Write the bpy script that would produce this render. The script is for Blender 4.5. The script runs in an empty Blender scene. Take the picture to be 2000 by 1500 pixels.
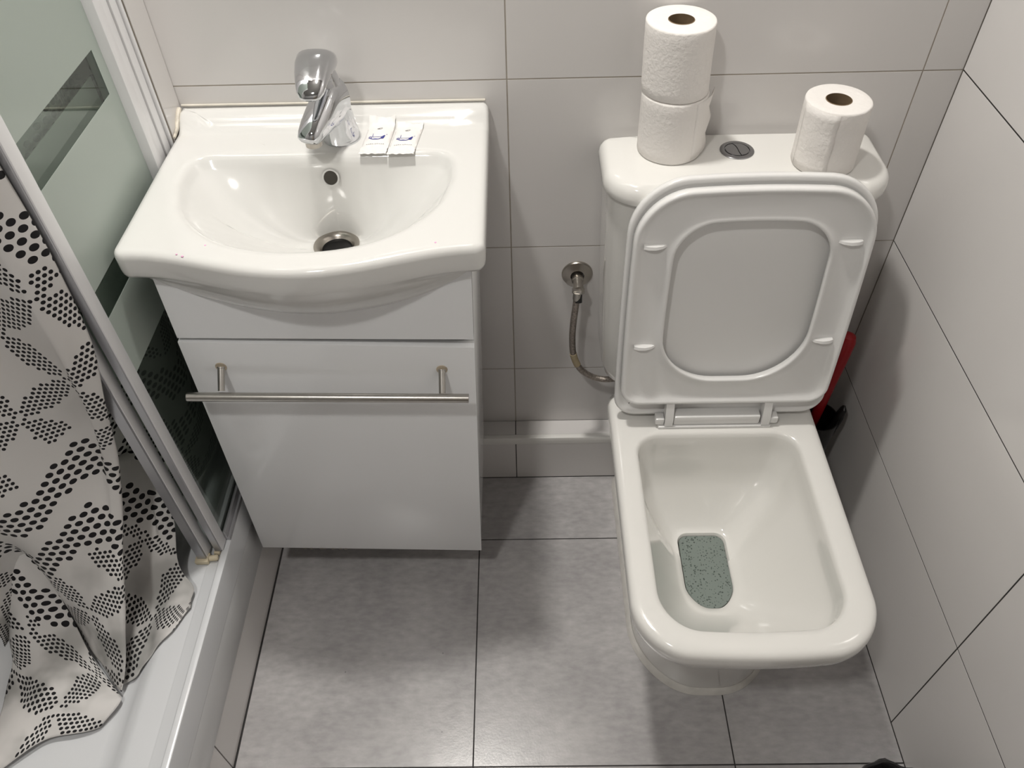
import bpy, bmesh, math, random
from math import sin, cos, pi, sqrt, atan2, radians
from mathutils import Vector, Matrix

random.seed(7)
S = bpy.context.scene
COL = S.collection

# ------------------------------------------------------------------ camera
cd = bpy.data.cameras.new('camera')
cam = bpy.data.objects.new('camera', cd)
COL.objects.link(cam)
R_ = Vector((0.99978, -0.00248, -0.02067)).normalized()
U_ = Vector((0.01587, 0.73348, 0.67952)).normalized()
F_ = Vector((-0.01348, 0.6797, -0.73336)).normalized()
M = Matrix((R_, U_, -F_)).transposed().to_4x4()
M.translation = Vector((0.0177, -1.22055, 1.59747))
cam.matrix_world = M
cd.sensor_width = 36.0
cd.lens = 1551.75 * 36.0 / 2000.0
cd.clip_start = 0.02
S.camera = cam

# ------------------------------------------------------------------ light
w = bpy.data.worlds.new('world')
S.world = w
w.use_nodes = True
w.node_tree.nodes['Background'].inputs[0].default_value = (0.95, 0.97, 1.0, 1)
w.node_tree.nodes['Background'].inputs[1].default_value = 0.0


def area(name, loc, size, watts, col, rot=(0, 0, 0)):
    l = bpy.data.lights.new(name, 'AREA')
    l.shape = 'DISK'
    l.size = size
    l.energy = watts
    l.color = col
    o = bpy.data.objects.new(name, l)
    o.location = loc
    o.rotation_euler = rot
    COL.objects.link(o)
    return o


area('downlight_basin', (-0.22, -0.13, 2.68), 0.15, 23.5, (1.0, 0.965, 0.91))
area('downlight_door', (-0.5, -1.45, 2.68), 0.15, 13.5, (1.0, 0.975, 0.93))
S.view_settings.view_transform = 'Standard'
S.view_settings.look = 'None'
S.view_settings.exposure = 0.0
S.view_settings.gamma = 1.0
S.view_settings.use_curve_mapping = False


# ------------------------------------------------------------------ materials
def mat(name):
    m = bpy.data.materials.new(name)
    m.use_nodes = True
    nt = m.node_tree
    b = nt.nodes['Principled BSDF']
    return m, nt, b


def simple(name, col, rough=0.4, metal=0.0, noise=0.0, nscale=8.0, coat=0.0, bump=0.0, bscale=60.0, spec=0.5):
    m, nt, b = mat(name)
    b.inputs['Base Color'].default_value = (*col, 1)
    b.inputs['Roughness'].default_value = rough
    b.inputs['Metallic'].default_value = metal
    b.inputs['Coat Weight'].default_value = coat
    b.inputs['Coat Roughness'].default_value = 0.04
    b.inputs['Specular IOR Level'].default_value = spec
    tc = nt.nodes.new('ShaderNodeTexCoord')
    if noise > 0:
        n = nt.nodes.new('ShaderNodeTexNoise')
        n.inputs['Scale'].default_value = nscale
        n.inputs['Detail'].default_value = 4
        r = nt.nodes.new('ShaderNodeValToRGB')
        r.color_ramp.elements[0].position = 0.3
        r.color_ramp.elements[1].position = 0.7
        r.color_ramp.elements[0].color = (*[c * (1 - noise) for c in col], 1)
        r.color_ramp.elements[1].color = (*[min(1, c * (1 + noise)) for c in col], 1)
        nt.links.new(tc.outputs['Object'], n.inputs['Vector'])
        nt.links.new(n.outputs['Fac'], r.inputs['Fac'])
        nt.links.new(r.outputs['Color'], b.inputs['Base Color'])
    if bump > 0:
        n2 = nt.nodes.new('ShaderNodeTexNoise')
        n2.inputs['Scale'].default_value = bscale
        n2.inputs['Detail'].default_value = 3
        bp = nt.nodes.new('ShaderNodeBump')
        bp.inputs['Strength'].default_value = bump
        bp.inputs['Distance'].default_value = 0.002
        nt.links.new(tc.outputs['Object'], n2.inputs['Vector'])
        nt.links.new(n2.outputs['Fac'], bp.inputs['Height'])
        nt.links.new(bp.outputs['Normal'], b.inputs['Normal'])
    return m


M_TILE = simple('wall_tile_glaze', (0.72, 0.70, 0.688), 0.16, noise=0.012, nscale=3.0, bump=0.05, bscale=3.0)
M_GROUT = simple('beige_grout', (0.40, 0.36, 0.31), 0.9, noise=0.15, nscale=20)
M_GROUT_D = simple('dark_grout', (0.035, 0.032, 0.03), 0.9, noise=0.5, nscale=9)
M_FGROUT = simple('floor_grout', (0.045, 0.042, 0.042), 0.9, noise=0.3, nscale=14)
M_CER = simple('white_ceramic', (0.70, 0.695, 0.675), 0.10, coat=0.4)
M_CERT = simple('toilet_ceramic', (0.785, 0.775, 0.745), 0.10, coat=0.4)
M_SEAT = simple('seat_plastic', (0.78, 0.775, 0.765), 0.22)
M_GLOSS = simple('white_gloss_laminate', (0.85, 0.86, 0.87), 0.14, coat=0.2, noise=0.01, nscale=4)
M_CARC = simple('white_laminate', (0.62, 0.62, 0.60), 0.35)
M_CHROME = simple('chrome', (0.62, 0.63, 0.65), 0.05, metal=1.0)
M_STEEL = simple('brushed_steel', (0.50, 0.48, 0.45), 0.30, metal=1.0, noise=0.06, nscale=60)
M_RING = simple('steel_ring', (0.45, 0.42, 0.38), 0.28, metal=1.0)
M_BTN = simple('grey_chrome_button', (0.34, 0.34, 0.35), 0.22, metal=1.0)
M_DARK = simple('black_rubber', (0.012, 0.012, 0.012), 0.5)
M_BLACKP = simple('black_plastic', (0.008, 0.008, 0.008), 0.28)
M_RED = simple('red_plastic', (0.42, 0.008, 0.014), 0.35)
M_HOSE = simple('braided_hose', (0.30, 0.265, 0.235), 0.38, metal=0.7, noise=0.35, nscale=260, bump=0.6, bscale=300)
M_TAPE = simple('yellowed_sleeve', (0.40, 0.33, 0.21), 0.6)
M_ALU = simple('white_aluminium', (0.82, 0.82, 0.83), 0.3)
M_ALUG = simple('grey_aluminium', (0.42, 0.42, 0.44), 0.28, metal=0.6)
M_YEL = simple('yellowed_plastic', (0.66, 0.58, 0.42), 0.5)
M_TRAY = simple('acrylic_tray', (0.72, 0.735, 0.755), 0.2)
M_SKIRT = simple('tray_skirt', (0.62, 0.625, 0.63), 0.3)
M_STRIP = simple('white_edge_strip', (0.82, 0.81, 0.78), 0.4)
M_SEAL = simple('old_silicone', (0.66, 0.61, 0.52), 0.55, noise=0.35, nscale=60)
M_SEALW = simple('white_silicone', (0.72, 0.70, 0.66), 0.5, noise=0.08, nscale=40)
M_PAPER = simple('tissue_paper', (0.83, 0.80, 0.77), 0.95, bump=0.55, bscale=170, spec=0.1)
M_CARD = simple('brown_cardboard', (0.20, 0.14, 0.085), 0.85, noise=0.15, nscale=60, spec=0.2)
M_SACH = simple('sachet_film', (0.82, 0.80, 0.78), 0.35, bump=0.15, bscale=120)
M_BLUE = simple('blue_print', (0.045, 0.05, 0.25), 0.5)
M_GREYP = simple('grey_print', (0.30, 0.29, 0.28), 0.5)
M_PINK = simple('pink_stain', (0.80, 0.42, 0.62), 0.4)
M_BAG = simple('bin_bag', (0.010, 0.010, 0.011), 0.25, bump=0.6, bscale=30)
M_PAINT = simple('beige_paint', (0.38, 0.37, 0.355), 0.8)
M_PAINTD = simple('brown_door_paint', (0.20, 0.17, 0.14), 0.5)


def floor_material():
    m, nt, b = mat('grey_concrete_tile')
    L = nt.links.new
    tc = nt.nodes.new('ShaderNodeTexCoord')
    geo = nt.nodes.new('ShaderNodeNewGeometry')
    n1 = nt.nodes.new('ShaderNodeTexNoise')
    n1.inputs['Scale'].default_value = 5.5
    n1.inputs['Detail'].default_value = 6
    n1.inputs['Roughness'].default_value = 0.62
    n2 = nt.nodes.new('ShaderNodeTexNoise')
    n2.inputs['Scale'].default_value = 60
    n2.inputs['Detail'].default_value = 5
    mp = nt.nodes.new('ShaderNodeMapping')
    mp.inputs['Scale'].default_value = (0.7, 1.5, 1)
    L(geo.outputs['Position'], n1.inputs['Vector'])
    L(geo.outputs['Position'], mp.inputs['Vector'])
    L(mp.outputs['Vector'], n2.inputs['Vector'])
    r1 = nt.nodes.new('ShaderNodeValToRGB')
    r1.color_ramp.elements[0].position = 0.32
    r1.color_ramp.elements[0].color = (0.36, 0.348, 0.352, 1)
    r1.color_ramp.elements[1].position = 0.70
    r1.color_ramp.elements[1].color = (0.50, 0.485, 0.485, 1)
    L(n1.outputs['Fac'], r1.inputs['Fac'])
    mx = nt.nodes.new('ShaderNodeMixRGB')
    mx.blend_type = 'OVERLAY'
    mx.inputs[0].default_value = 0.28
    L(r1.outputs['Color'], mx.inputs[1])
    L(n2.outputs['Fac'], mx.inputs[2])
    # tiny dark specks
    v = nt.nodes.new('ShaderNodeTexVoronoi')
    v.inputs['Scale'].default_value = 13
    L(geo.outputs['Position'], v.inputs['Vector'])
    lt = nt.nodes.new('ShaderNodeMath')
    lt.operation = 'LESS_THAN'
    lt.inputs[1].default_value = 0.022
    L(v.outputs['Distance'], lt.inputs[0])
    mx2 = nt.nodes.new('ShaderNodeMixRGB')
    mx2.inputs[2].default_value = (0.10, 0.095, 0.095, 1)
    sc = nt.nodes.new('ShaderNodeMath')
    sc.operation = 'MULTIPLY'
    sc.inputs[1].default_value = 0.5
    L(lt.outputs[0], sc.inputs[0])
    L(sc.outputs[0], mx2.inputs[0])
    L(mx.outputs['Color'], mx2.inputs[1])
    L(mx2.outputs['Color'], b.inputs['Base Color'])
    rr = nt.nodes.new('ShaderNodeMapRange')
    rr.inputs['To Min'].default_value = 0.30
    rr.inputs['To Max'].default_value = 0.20
    L(n1.outputs['Fac'], rr.inputs['Value'])
    L(rr.outputs['Result'], b.inputs['Roughness'])
    bp = nt.nodes.new('ShaderNodeBump')
    bp.inputs['Strength'].default_value = 0.10
    bp.inputs['Distance'].default_value = 0.001
    n3 = nt.nodes.new('ShaderNodeTexNoise')
    n3.inputs['Scale'].default_value = 220
    L(geo.outputs['Position'], n3.inputs['Vector'])
    L(n3.outputs['Fac'], bp.inputs['Height'])
    L(bp.outputs['Normal'], b.inputs['Normal'])
    return m


M_FLOOR = floor_material()


class NM:
    """small helper for building math node graphs"""
    def __init__(s, nt):
        s.nt = nt

    def m(s, op, a, b=None, c=None):
        n = s.nt.nodes.new('ShaderNodeMath')
        n.operation = op
        for i, v in enumerate((a, b, c)):
            if v is None:
                continue
            if isinstance(v, (int, float)):
                n.inputs[i].default_value = v
            else:
                s.nt.links.new(v, n.inputs[i])
        return n.outputs[0]


def curtain_material():
    m, nt, b = mat('dotted_curtain_fabric')
    L = nt.links.new
    N = NM(nt).m
    uv = nt.nodes.new('ShaderNodeUVMap')
    sp = nt.nodes.new('ShaderNodeSeparateXYZ')
    L(uv.outputs['UV'], sp.inputs['Vector'])
    U, V = sp.outputs[0], sp.outputs[1]

    def dots(pitch, stretch, rad):
        """staggered grid of dots: returns (cx, cy, inside) with cx,cy the dot's centre in metres"""
        ry = N('DIVIDE', V, pitch)
        row = N('FLOOR', ry)
        odd = N('MULTIPLY', N('MODULO', N('ABSOLUTE', row), 2.0), 0.5)
        rx = N('ADD', N('DIVIDE', U, pitch * stretch), odd)
        colm = N('FLOOR', rx)
        fx = N('MULTIPLY', N('SUBTRACT', N('SUBTRACT', rx, colm), 0.5), stretch * 0.8 if stretch > 1 else 1.0)
        fy = N('SUBTRACT', N('SUBTRACT', ry, row), 0.5)
        d = N('SQRT', N('ADD', N('MULTIPLY', fx, fx), N('MULTIPLY', fy, fy)))
        ins = N('LESS_THAN', d, rad)
        cx = N('MULTIPLY', N('SUBTRACT', N('ADD', colm, 0.5), odd), pitch * stretch)
        cy = N('MULTIPLY', N('ADD', row, 0.5), pitch)
        return cx, cy, ins

    # zones: v repeats every 0.40 m; petals below, a wave band of big dots above
    PER = 0.61

    def band_coord(cx, cy):
        wv = N('MULTIPLY', N('SINE', N('MULTIPLY', cx, 2 * pi / 0.24)), 0.044)
        t = N('ADD', N('SUBTRACT', cy, wv), 6.10 + BAND0)
        fr = N('MULTIPLY', N('FRACT', N('DIVIDE', t, PER)), PER)
        return fr

    BAND0 = 0.215
    # petals
    s = 0.118
    pc, ps, pin = dots(0.0082, 1.0, 0.36)
    ang = radians(38)
    qx = N('DIVIDE', N('SUBTRACT', N('MULTIPLY', pc, cos(ang)), N('MULTIPLY', ps, sin(ang))), s)
    qy = N('DIVIDE', N('ADD', N('MULTIPLY', pc, sin(ang)), N('MULTIPLY', ps, cos(ang))), s)
    ax = N('ABSOLUTE', N('SUBTRACT', N('FRACT', N('ADD', qx, 50.0)), 0.5))
    ay = N('ABSOLUTE', N('SUBTRACT', N('FRACT', N('ADD', qy, 50.0)), 0.5))
    a = N('MINIMUM', ax, ay)
    bb = N('MAXIMUM', ax, ay)
    da = N('ADD', N('POWER', N('ADD', a, 0.5), 2.0), N('POWER', N('SUBTRACT', bb, 0.5), 2.0))
    petal = N('LESS_THAN', da, 0.475)
    frp = band_coord(pc, ps)
    zone = N('GREATER_THAN', frp, 0.235)
    petal = N('MULTIPLY', N('MULTIPLY', petal, zone), pin)
    # wave band
    bc, bs, bin_ = dots(0.0135, 1.25, 0.36)
    frb = band_coord(bc, bs)
    band1 = N('MULTIPLY', N('LESS_THAN', frb, 0.082), N('GREATER_THAN', frb, 0.008))
    band2 = N('MULTIPLY', N('LESS_THAN', frb, 0.205), N('GREATER_THAN', frb, 0.130))
    band = N('MULTIPLY', N('MAXIMUM', band1, band2), bin_)
    ink = N('MAXIMUM', petal, band)
    mx = nt.nodes.new('ShaderNodeMixRGB')
    L(ink, mx.inputs[0])
    n = nt.nodes.new('ShaderNodeTexNoise')
    n.inputs['Scale'].default_value = 5
    geo = nt.nodes.new('ShaderNodeNewGeometry')
    L(geo.outputs['Position'], n.inputs['Vector'])
    rp = nt.nodes.new('ShaderNodeValToRGB')
    rp.color_ramp.elements[0].color = (0.70, 0.675, 0.65, 1)
    rp.color_ramp.elements[1].color = (0.80, 0.785, 0.775, 1)
    L(n.outputs['Fac'], rp.inputs['Fac'])
    nd = nt.nodes.new('ShaderNodeTexNoise')
    nd.inputs['Scale'].default_value = 9
    nd.inputs['Detail'].default_value = 3
    L(geo.outputs['Position'], nd.inputs['Vector'])
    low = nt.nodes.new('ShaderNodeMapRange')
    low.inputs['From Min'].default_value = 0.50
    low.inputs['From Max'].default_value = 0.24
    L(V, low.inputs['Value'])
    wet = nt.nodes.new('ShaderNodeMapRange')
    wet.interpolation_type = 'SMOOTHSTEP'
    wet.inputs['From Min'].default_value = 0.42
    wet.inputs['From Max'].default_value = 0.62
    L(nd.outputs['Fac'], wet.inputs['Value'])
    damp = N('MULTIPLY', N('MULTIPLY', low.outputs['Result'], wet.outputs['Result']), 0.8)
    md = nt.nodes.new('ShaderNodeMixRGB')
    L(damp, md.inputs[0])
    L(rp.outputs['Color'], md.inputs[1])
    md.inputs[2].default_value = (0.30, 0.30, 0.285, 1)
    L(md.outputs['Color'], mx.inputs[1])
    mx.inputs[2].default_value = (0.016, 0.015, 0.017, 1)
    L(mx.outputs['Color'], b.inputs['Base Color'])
    b.inputs['Roughness'].default_value = 0.6
    b.inputs['Specular IOR Level'].default_value = 0.25
    tr = nt.nodes.new('ShaderNodeBsdfTranslucent')
    L(mx.outputs['Color'], tr.inputs['Color'])
    ms = nt.nodes.new('ShaderNodeMixShader')
    ms.inputs[0].default_value = 0.15
    L(b.outputs[0], ms.inputs[1])
    L(tr.outputs[0], ms.inputs[2])
    L(ms.outputs[0], nt.nodes['Material Output'].inputs['Surface'])
    return m


M_CURT = curtain_material()


def glass_material():
    m, nt, b = mat('clear_green_glass')
    L = nt.links.new
    t = nt.nodes.new('ShaderNodeBsdfTransparent')
    t.inputs['Color'].default_value = (0.86, 0.89, 0.87, 1)
    g = nt.nodes.new('ShaderNodeBsdfGlossy')
    g.inputs['Roughness'].default_value = 0.02
    g.inputs['Color'].default_value = (0.9, 0.95, 0.92, 1)
    fr = nt.nodes.new('ShaderNodeFresnel')
    geo = nt.nodes.new('ShaderNodeNewGeometry')
    mr = nt.nodes.new('ShaderNodeMapRange')
    mr.inputs['To Min'].default_value = 1.5
    mr.inputs['To Max'].default_value = 1 / 1.5
    L(geo.outputs['Backfacing'], mr.inputs['Value'])
    L(mr.outputs['Result'], fr.inputs['IOR'])
    ms = nt.nodes.new('ShaderNodeMixShader')
    L(fr.outputs[0], ms.inputs[0])
    L(t.outputs[0], ms.inputs[1])
    L(g.outputs[0], ms.inputs[2])
    L(ms.outputs[0], nt.nodes['Material Output'].inputs['Surface'])
    return m


M_GLASS = glass_material()


def frost_material():
    m, nt, b = mat('frosted_film')
    L = nt.links.new
    b.inputs['Base Color'].default_value = (0.70, 0.77, 0.72, 1)
    b.inputs['Roughness'].default_value = 0.12
    tr = nt.nodes.new('ShaderNodeBsdfTranslucent')
    tr.inputs['Color'].default_value = (0.74, 0.80, 0.76, 1)
    ms = nt.nodes.new('ShaderNodeMixShader')
    ms.inputs[0].default_value = 0.45
    L(b.outputs[0], ms.inputs[1])
    L(tr.outputs[0], ms.inputs[2])
    L(ms.outputs[0], nt.nodes['Material Output'].inputs['Surface'])
    return m


M_FROST = frost_material()


def water_material():
    m, nt, b = mat('foamy_water')
    L = nt.links.new
    geo = nt.nodes.new('ShaderNodeNewGeometry')
    v = nt.nodes.new('ShaderNodeTexVoronoi')
    v.inputs['Scale'].default_value = 210
    v.inputs['Randomness'].default_value = 1.0
    n = nt.nodes.new('ShaderNodeTexNoise')
    n.inputs['Scale'].default_value = 34
    n.inputs['Detail'].default_value = 4
    L(geo.outputs['Position'], v.inputs['Vector'])
    L(geo.outputs['Position'], n.inputs['Vector'])
    N = NM(nt).m
    thr = N('MULTIPLY', N('POWER', n.outputs['Fac'], 1.6), 1.15)
    hole = N('SMOOTH_MIN', N('DIVIDE', v.outputs['Distance'], thr), 1.0, 0.1)
    r = nt.nodes.new('ShaderNodeValToRGB')
    e = r.color_ramp.elements
    e[0].position = 0.25
    e[0].color = (0.045, 0.055, 0.05, 1)
    e[1].position = 0.95
    e[1].color = (0.20, 0.235, 0.215, 1)
    k = e.new(0.6)
    k.color = (0.12, 0.145, 0.13, 1)
    L(hole, r.inputs['Fac'])
    L(r.outputs['Color'], b.inputs['Base Color'])
    b.inputs['Roughness'].default_value = 0.12
    bp = nt.nodes.new('ShaderNodeBump')
    bp.inputs['Strength'].default_value = 0.25
    bp.inputs['Distance'].default_value = 0.001
    L(v.outputs['Distance'], bp.inputs['Height'])
    L(bp.outputs['Normal'], b.inputs['Normal'])
    return m


M_WATER = water_material()

# ------------------------------------------------------------------ helpers
WL = {}


def tag(o, label=None, cat=None, group=None, kind=None):
    if label:
        o['label'] = label
    if cat:
        o['category'] = cat
    if group:
        o['group'] = group
    if kind:
        o['kind'] = kind
    return o


def thing(name, loc, label, cat, group=None):
    o = bpy.data.objects.new(name, None)
    o.empty_display_size = 0.05
    COL.objects.link(o)
    o.location = loc
    WL[o.name] = Vector(loc)
    return tag(o, label, cat, group)


def origin_of(o):
    v = Vector((0, 0, 0))
    while o is not None:
        v = v + Vector(o.location)
        o = o.parent
    return v


def obj(name, verts, faces, m, parent=None, angle=35, uv=None, org=None):
    """one mesh object; verts are world coordinates"""
    off = origin_of(parent) if parent else Vector(org or (0, 0, 0))
    me = bpy.data.meshes.new(name)
    me.from_pydata([tuple(Vector(v) - off) for v in verts], [], faces)
    me.update()
    bm = bmesh.new()
    bm.from_mesh(me)
    if uv is None:
        bmesh.ops.recalc_face_normals(bm, faces=bm.faces)
    bm.to_mesh(me)
    bm.free()
    for p in me.polygons:
        p.use_smooth = True
    if angle < 179:
        me.set_sharp_from_angle(angle=radians(angle))
    if uv is not None:
        ul = me.uv_layers.new(name='UVMap')
        for lp in me.loops:
            ul.data[lp.index].uv = uv[lp.vertex_index]
    me.materials.append(m)
    o = bpy.data.objects.new(name, me)
    COL.objects.link(o)
    if parent:
        o.parent = parent
    else:
        o.location = off
    return o


class MB:
    """collects shapes into one mesh"""
    def __init__(s):
        s.v = []
        s.f = []

    def add(s, v, f):
        k = len(s.v)
        s.v += [Vector(x) for x in v]
        s.f += [[i + k for i in q] for q in f]
        return s

    def box(s, lo, hi, bev=0.0, xf=None):
        bm = bmesh.new()
        bmesh.ops.create_cube(bm, size=1.0)
        lo, hi = Vector(lo), Vector(hi)
        for v in bm.verts:
            v.co = Vector([(lo[i] + hi[i]) / 2 + v.co[i] * (hi[i] - lo[i]) for i in range(3)])
        if bev > 0:
            bmesh.ops.bevel(bm, geom=bm.edges[:], offset=bev, segments=2, affect='EDGES', profile=0.5)
        bm.verts.index_update()
        vs = [xf(v.co) if xf else v.co.copy() for v in bm.verts]
        s.add(vs, [[v.index for v in f.verts] for f in bm.faces])
        bm.free()
        return s

    def loft(s, loops, cap0=False, cap1=False, closed=True, ring=False):
        n = len(loops[0])
        k = len(s.v)
        for l in loops:
            s.v += [Vector(p) for p in l]
        m = len(loops)
        for a in range(m if ring else m - 1):
            b_ = (a + 1) % m
            for i in range(n if closed else n - 1):
                j = (i + 1) % n
                s.f.append([k + a * n + i, k + a * n + j, k + b_ * n + j, k + b_ * n + i])
        if cap0:
            s.f.append([k + i for i in range(n)][::-1])
        if cap1:
            s.f.append([k + (m - 1) * n + i for i in range(n)])
        return s

    def tube(s, pts, rad, n=14, cap=True, flat=1.0):
        pts = [Vector(p) for p in pts]
        loops = []
        ref = None
        for i, p in enumerate(pts):
            t = (pts[min(i + 1, len(pts) - 1)] - pts[max(i - 1, 0)]).normalized()
            if ref is None:
                ref = Vector((0, 0, 1)) if abs(t.z) < 0.9 else Vector((1, 0, 0))
            x = (ref - t * ref.dot(t)).normalized()
            ref = x
            y = t.cross(x)
            r = rad[i] if isinstance(rad, (list, tuple)) else rad
            loops.append([p + x * r * cos(2 * pi * a / n) * flat + y * r * sin(2 * pi * a / n) for a in range(n)])
        return s.loft(loops, cap, cap)

    def lathe(s, prof, base, axis=(0, 0, 1), n=40, cap0=False, cap1=False):
        """prof: list of (radius, height along axis)"""
        ax = Vector(axis).normalized()
        x = ax.orthogonal().normalized()
        y = ax.cross(x)
        base = Vector(base)
        loops = [[base + ax * h + x * r * cos(2 * pi * a / n) + y * r * sin(2 * pi * a / n) for a in range(n)] for r, h in prof]
        return s.loft(loops, cap0, cap1)

    def build(s, name, m, parent=None, angle=35, org=None, xf=None):
        v = [xf(p) for p in s.v] if xf else s.v
        return obj(name, v, s.f, m, parent, angle, None, org)


def spline(pts, n):
    """Catmull-Rom resample of a list of points"""
    pts = [Vector(p) for p in pts]
    out = []
    m = len(pts)
    for i in range(m - 1):
        p0, p1, p2, p3 = pts[max(i - 1, 0)], pts[i], pts[i + 1], pts[min(i + 2, m - 1)]
        for k in range(n):
            t = k / n
            out.append(0.5 * ((2 * p1) + (p2 - p0) * t + (2 * p0 - 5 * p1 + 4 * p2 - p3) * t * t + (3 * p1 - p0 - 3 * p2 + p3) * t ** 3))
    out.append(pts[-1])
    return out


def roundpoly(pts, radii, n=8):
    """2D closed polygon with rounded corners"""
    out = []
    m = len(pts)
    for i in range(m):
        p, a, c = Vector(pts[i]), Vector(pts[i - 1]), Vector(pts[(i + 1) % m])
        r = radii[i]
        if r <= 0:
            out.append(p)
            continue
        u, v = (a - p).normalized(), (c - p).normalized()
        half = u.angle(v) / 2
        d = r / math.tan(half)
        ctr = p + (u + v).normalized() * (r / sin(half))
        s0, s1 = p + u * d, p + v * d
        a0 = atan2(s0.y - ctr.y, s0.x - ctr.x)
        a1 = atan2(s1.y - ctr.y, s1.x - ctr.x)
        da = (a1 - a0 + pi) % (2 * pi) - pi
        for k in range(n + 1):
            t = a0 + da * k / n
            out.append(ctr + Vector((cos(t), sin(t))) * r)
    return out


def resample(poly, step):
    out = []
    m = len(poly)
    for i in range(m):
        a, b_ = poly[i], poly[(i + 1) % m]
        L = (b_ - a).length
        k = max(1, int(L / step))
        for q in range(k):
            if L < 1e-6:
                break
            out.append(a.lerp(b_, q / k))
    return out


def at_angles(poly, c, angs):
    """points where rays from c at the given angles meet the polygon"""
    out = []
    m = len(poly)
    for t in angs:
        d = Vector((cos(t), sin(t)))
        best = None
        for i in range(m):
            a, b_ = poly[i] - c, poly[(i + 1) % m] - c
            e = b_ - a
            den = d.x * e.y - d.y * e.x
            if abs(den) < 1e-12:
                continue
            s = (a.x * e.y - a.y * e.x) / den
            q = (a.x * d.y - a.y * d.x) / den
            if s > 0 and -1e-6 <= q <= 1 + 1e-6:
                if best is None or s > best:
                    best = s
        out.append(c + d * (best if best is not None else 0.01))
    return out


def inset(loop, c, d):
    """move 2D loop points inwards along the local normal by d (loop is star shaped about c)"""
    m = len(loop)
    out = []
    for i, p in enumerate(loop):
        t = loop[(i + 1) % m] - loop[i - 1]
        nrm = Vector((-t.y, t.x))
        if nrm.length < 1e-9:
            nrm = c - p
        nrm.normalize()
        if nrm.dot(c - p) < 0:
            nrm = -nrm
        out.append(p + nrm * d)
    return out


def spaced(vals, gap=0.006):
    out = []
    for v in sorted(vals):
        if not out or v - out[-1] >= gap:
            out.append(v)
    if out[0] + 2 * pi - out[-1] < gap:
        out.pop()
    return out


def smooth_loop(loop, times=2):
    for _ in range(times):
        m = len(loop)
        loop = [(loop[i - 1] + loop[i] * 2 + loop[(i + 1) % m]) / 4 for i in range(m)]
    return loop


def sm(x):
    x = max(0.0, min(1.0, x))
    return x * x * (3 - 2 * x)


# ------------------------------------------------------------------ tiles and room shell
TILE_CACHE = {}


def tile(parent, lo, hi, axis, sign, m, name='tile', th=0.008, ch=0.0002):
    """a tile whose face lies at lo[axis]==hi[axis] and looks along sign*axis"""
    ax = [i for i in range(3) if i != axis]
    w_, h_ = hi[ax[0]] - lo[ax[0]], hi[ax[1]] - lo[ax[1]]
    key = (round(w_, 4), round(h_, 4), axis, sign, m.name)
    if key not in TILE_CACHE:
        def pt(a, b_, d):
            v = [0, 0, 0]
            v[ax[0]], v[ax[1]], v[axis] = a, b_, d * sign
            return v
        vs, fs = [], []
        for (ins, d) in ((0, -th), (0, -ch), (ch, 0)):
            for (a, b_) in ((-1, -1), (1, -1), (1, 1), (-1, 1)):
                vs.append(pt(a * (w_ / 2 - ins), b_ * (h_ / 2 - ins), d))
        for k in (0, 4):
            for i in range(4):
                j = (i + 1) % 4
                fs.append([k + i, k + j, k + 4 + j, k + 4 + i])
        fs += [[8, 9, 10, 11], [3, 2, 1, 0]]
        me = bpy.data.meshes.new(name)
        me.from_pydata(vs, [], fs)
        bm = bmesh.new()
        bm.from_mesh(me)
        bmesh.ops.recalc_face_normals(bm, faces=bm.faces)
        bm.to_mesh(me)
        bm.free()
        me.materials.append(m)
        TILE_CACHE[key] = me
    o = bpy.data.objects.new(name, TILE_CACHE[key])
    COL.objects.link(o)
    o.parent = parent
    c = Vector([(lo[i] + hi[i]) / 2 for i in range(3)])
    o.location = c - origin_of(parent)
    return o


def slab(name, lo, hi, m):
    o = MB().box(lo, hi).build(name, m)
    return tag(o, kind='structure')


XR = 0.7244          # right wall
XL = -1.36           # shower's far wall
YF = -2.10           # wall behind the camera
ZC = 2.70
Z1 = 0.997
H = 1 / 3
rows = [0.0] + [Z1 - 2 * H + H * k for k in range(0, 8)]
rows = [r for r in rows if r < ZC] + [ZC]

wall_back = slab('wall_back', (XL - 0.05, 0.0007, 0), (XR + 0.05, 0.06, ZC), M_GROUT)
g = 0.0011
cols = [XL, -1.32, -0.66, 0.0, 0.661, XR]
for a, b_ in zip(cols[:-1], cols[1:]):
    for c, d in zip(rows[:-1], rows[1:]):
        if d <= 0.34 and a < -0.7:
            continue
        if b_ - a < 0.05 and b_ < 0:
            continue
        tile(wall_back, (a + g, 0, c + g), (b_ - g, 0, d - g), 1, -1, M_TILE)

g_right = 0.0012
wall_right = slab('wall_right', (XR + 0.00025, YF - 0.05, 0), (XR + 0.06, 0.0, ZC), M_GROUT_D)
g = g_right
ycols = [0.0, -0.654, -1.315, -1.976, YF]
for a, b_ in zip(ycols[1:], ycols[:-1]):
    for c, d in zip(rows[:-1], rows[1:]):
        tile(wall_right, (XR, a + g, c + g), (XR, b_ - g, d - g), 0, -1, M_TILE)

floor = slab('floor', (XL - 0.05, YF - 0.05, -0.05), (XR + 0.05, 0.05, -0.0015), M_FGROUT)
g = 0.0013
fx = [-1.078, -0.583, -0.088, 0.407, XR]
fy = [-0.054, -0.2317, -0.729, -1.226, -1.723, YF]
for a, b_ in zip(fx[1:-1], fx[2:]):
    for c, d in zip(fy[1:], fy[:-1]):
        if a < -0.55:
            a = -0.5432
        tile(floor, (a + g, c + g, 0), (b_ - g, d - g, 0), 2, 1, M_FLOOR)

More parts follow.
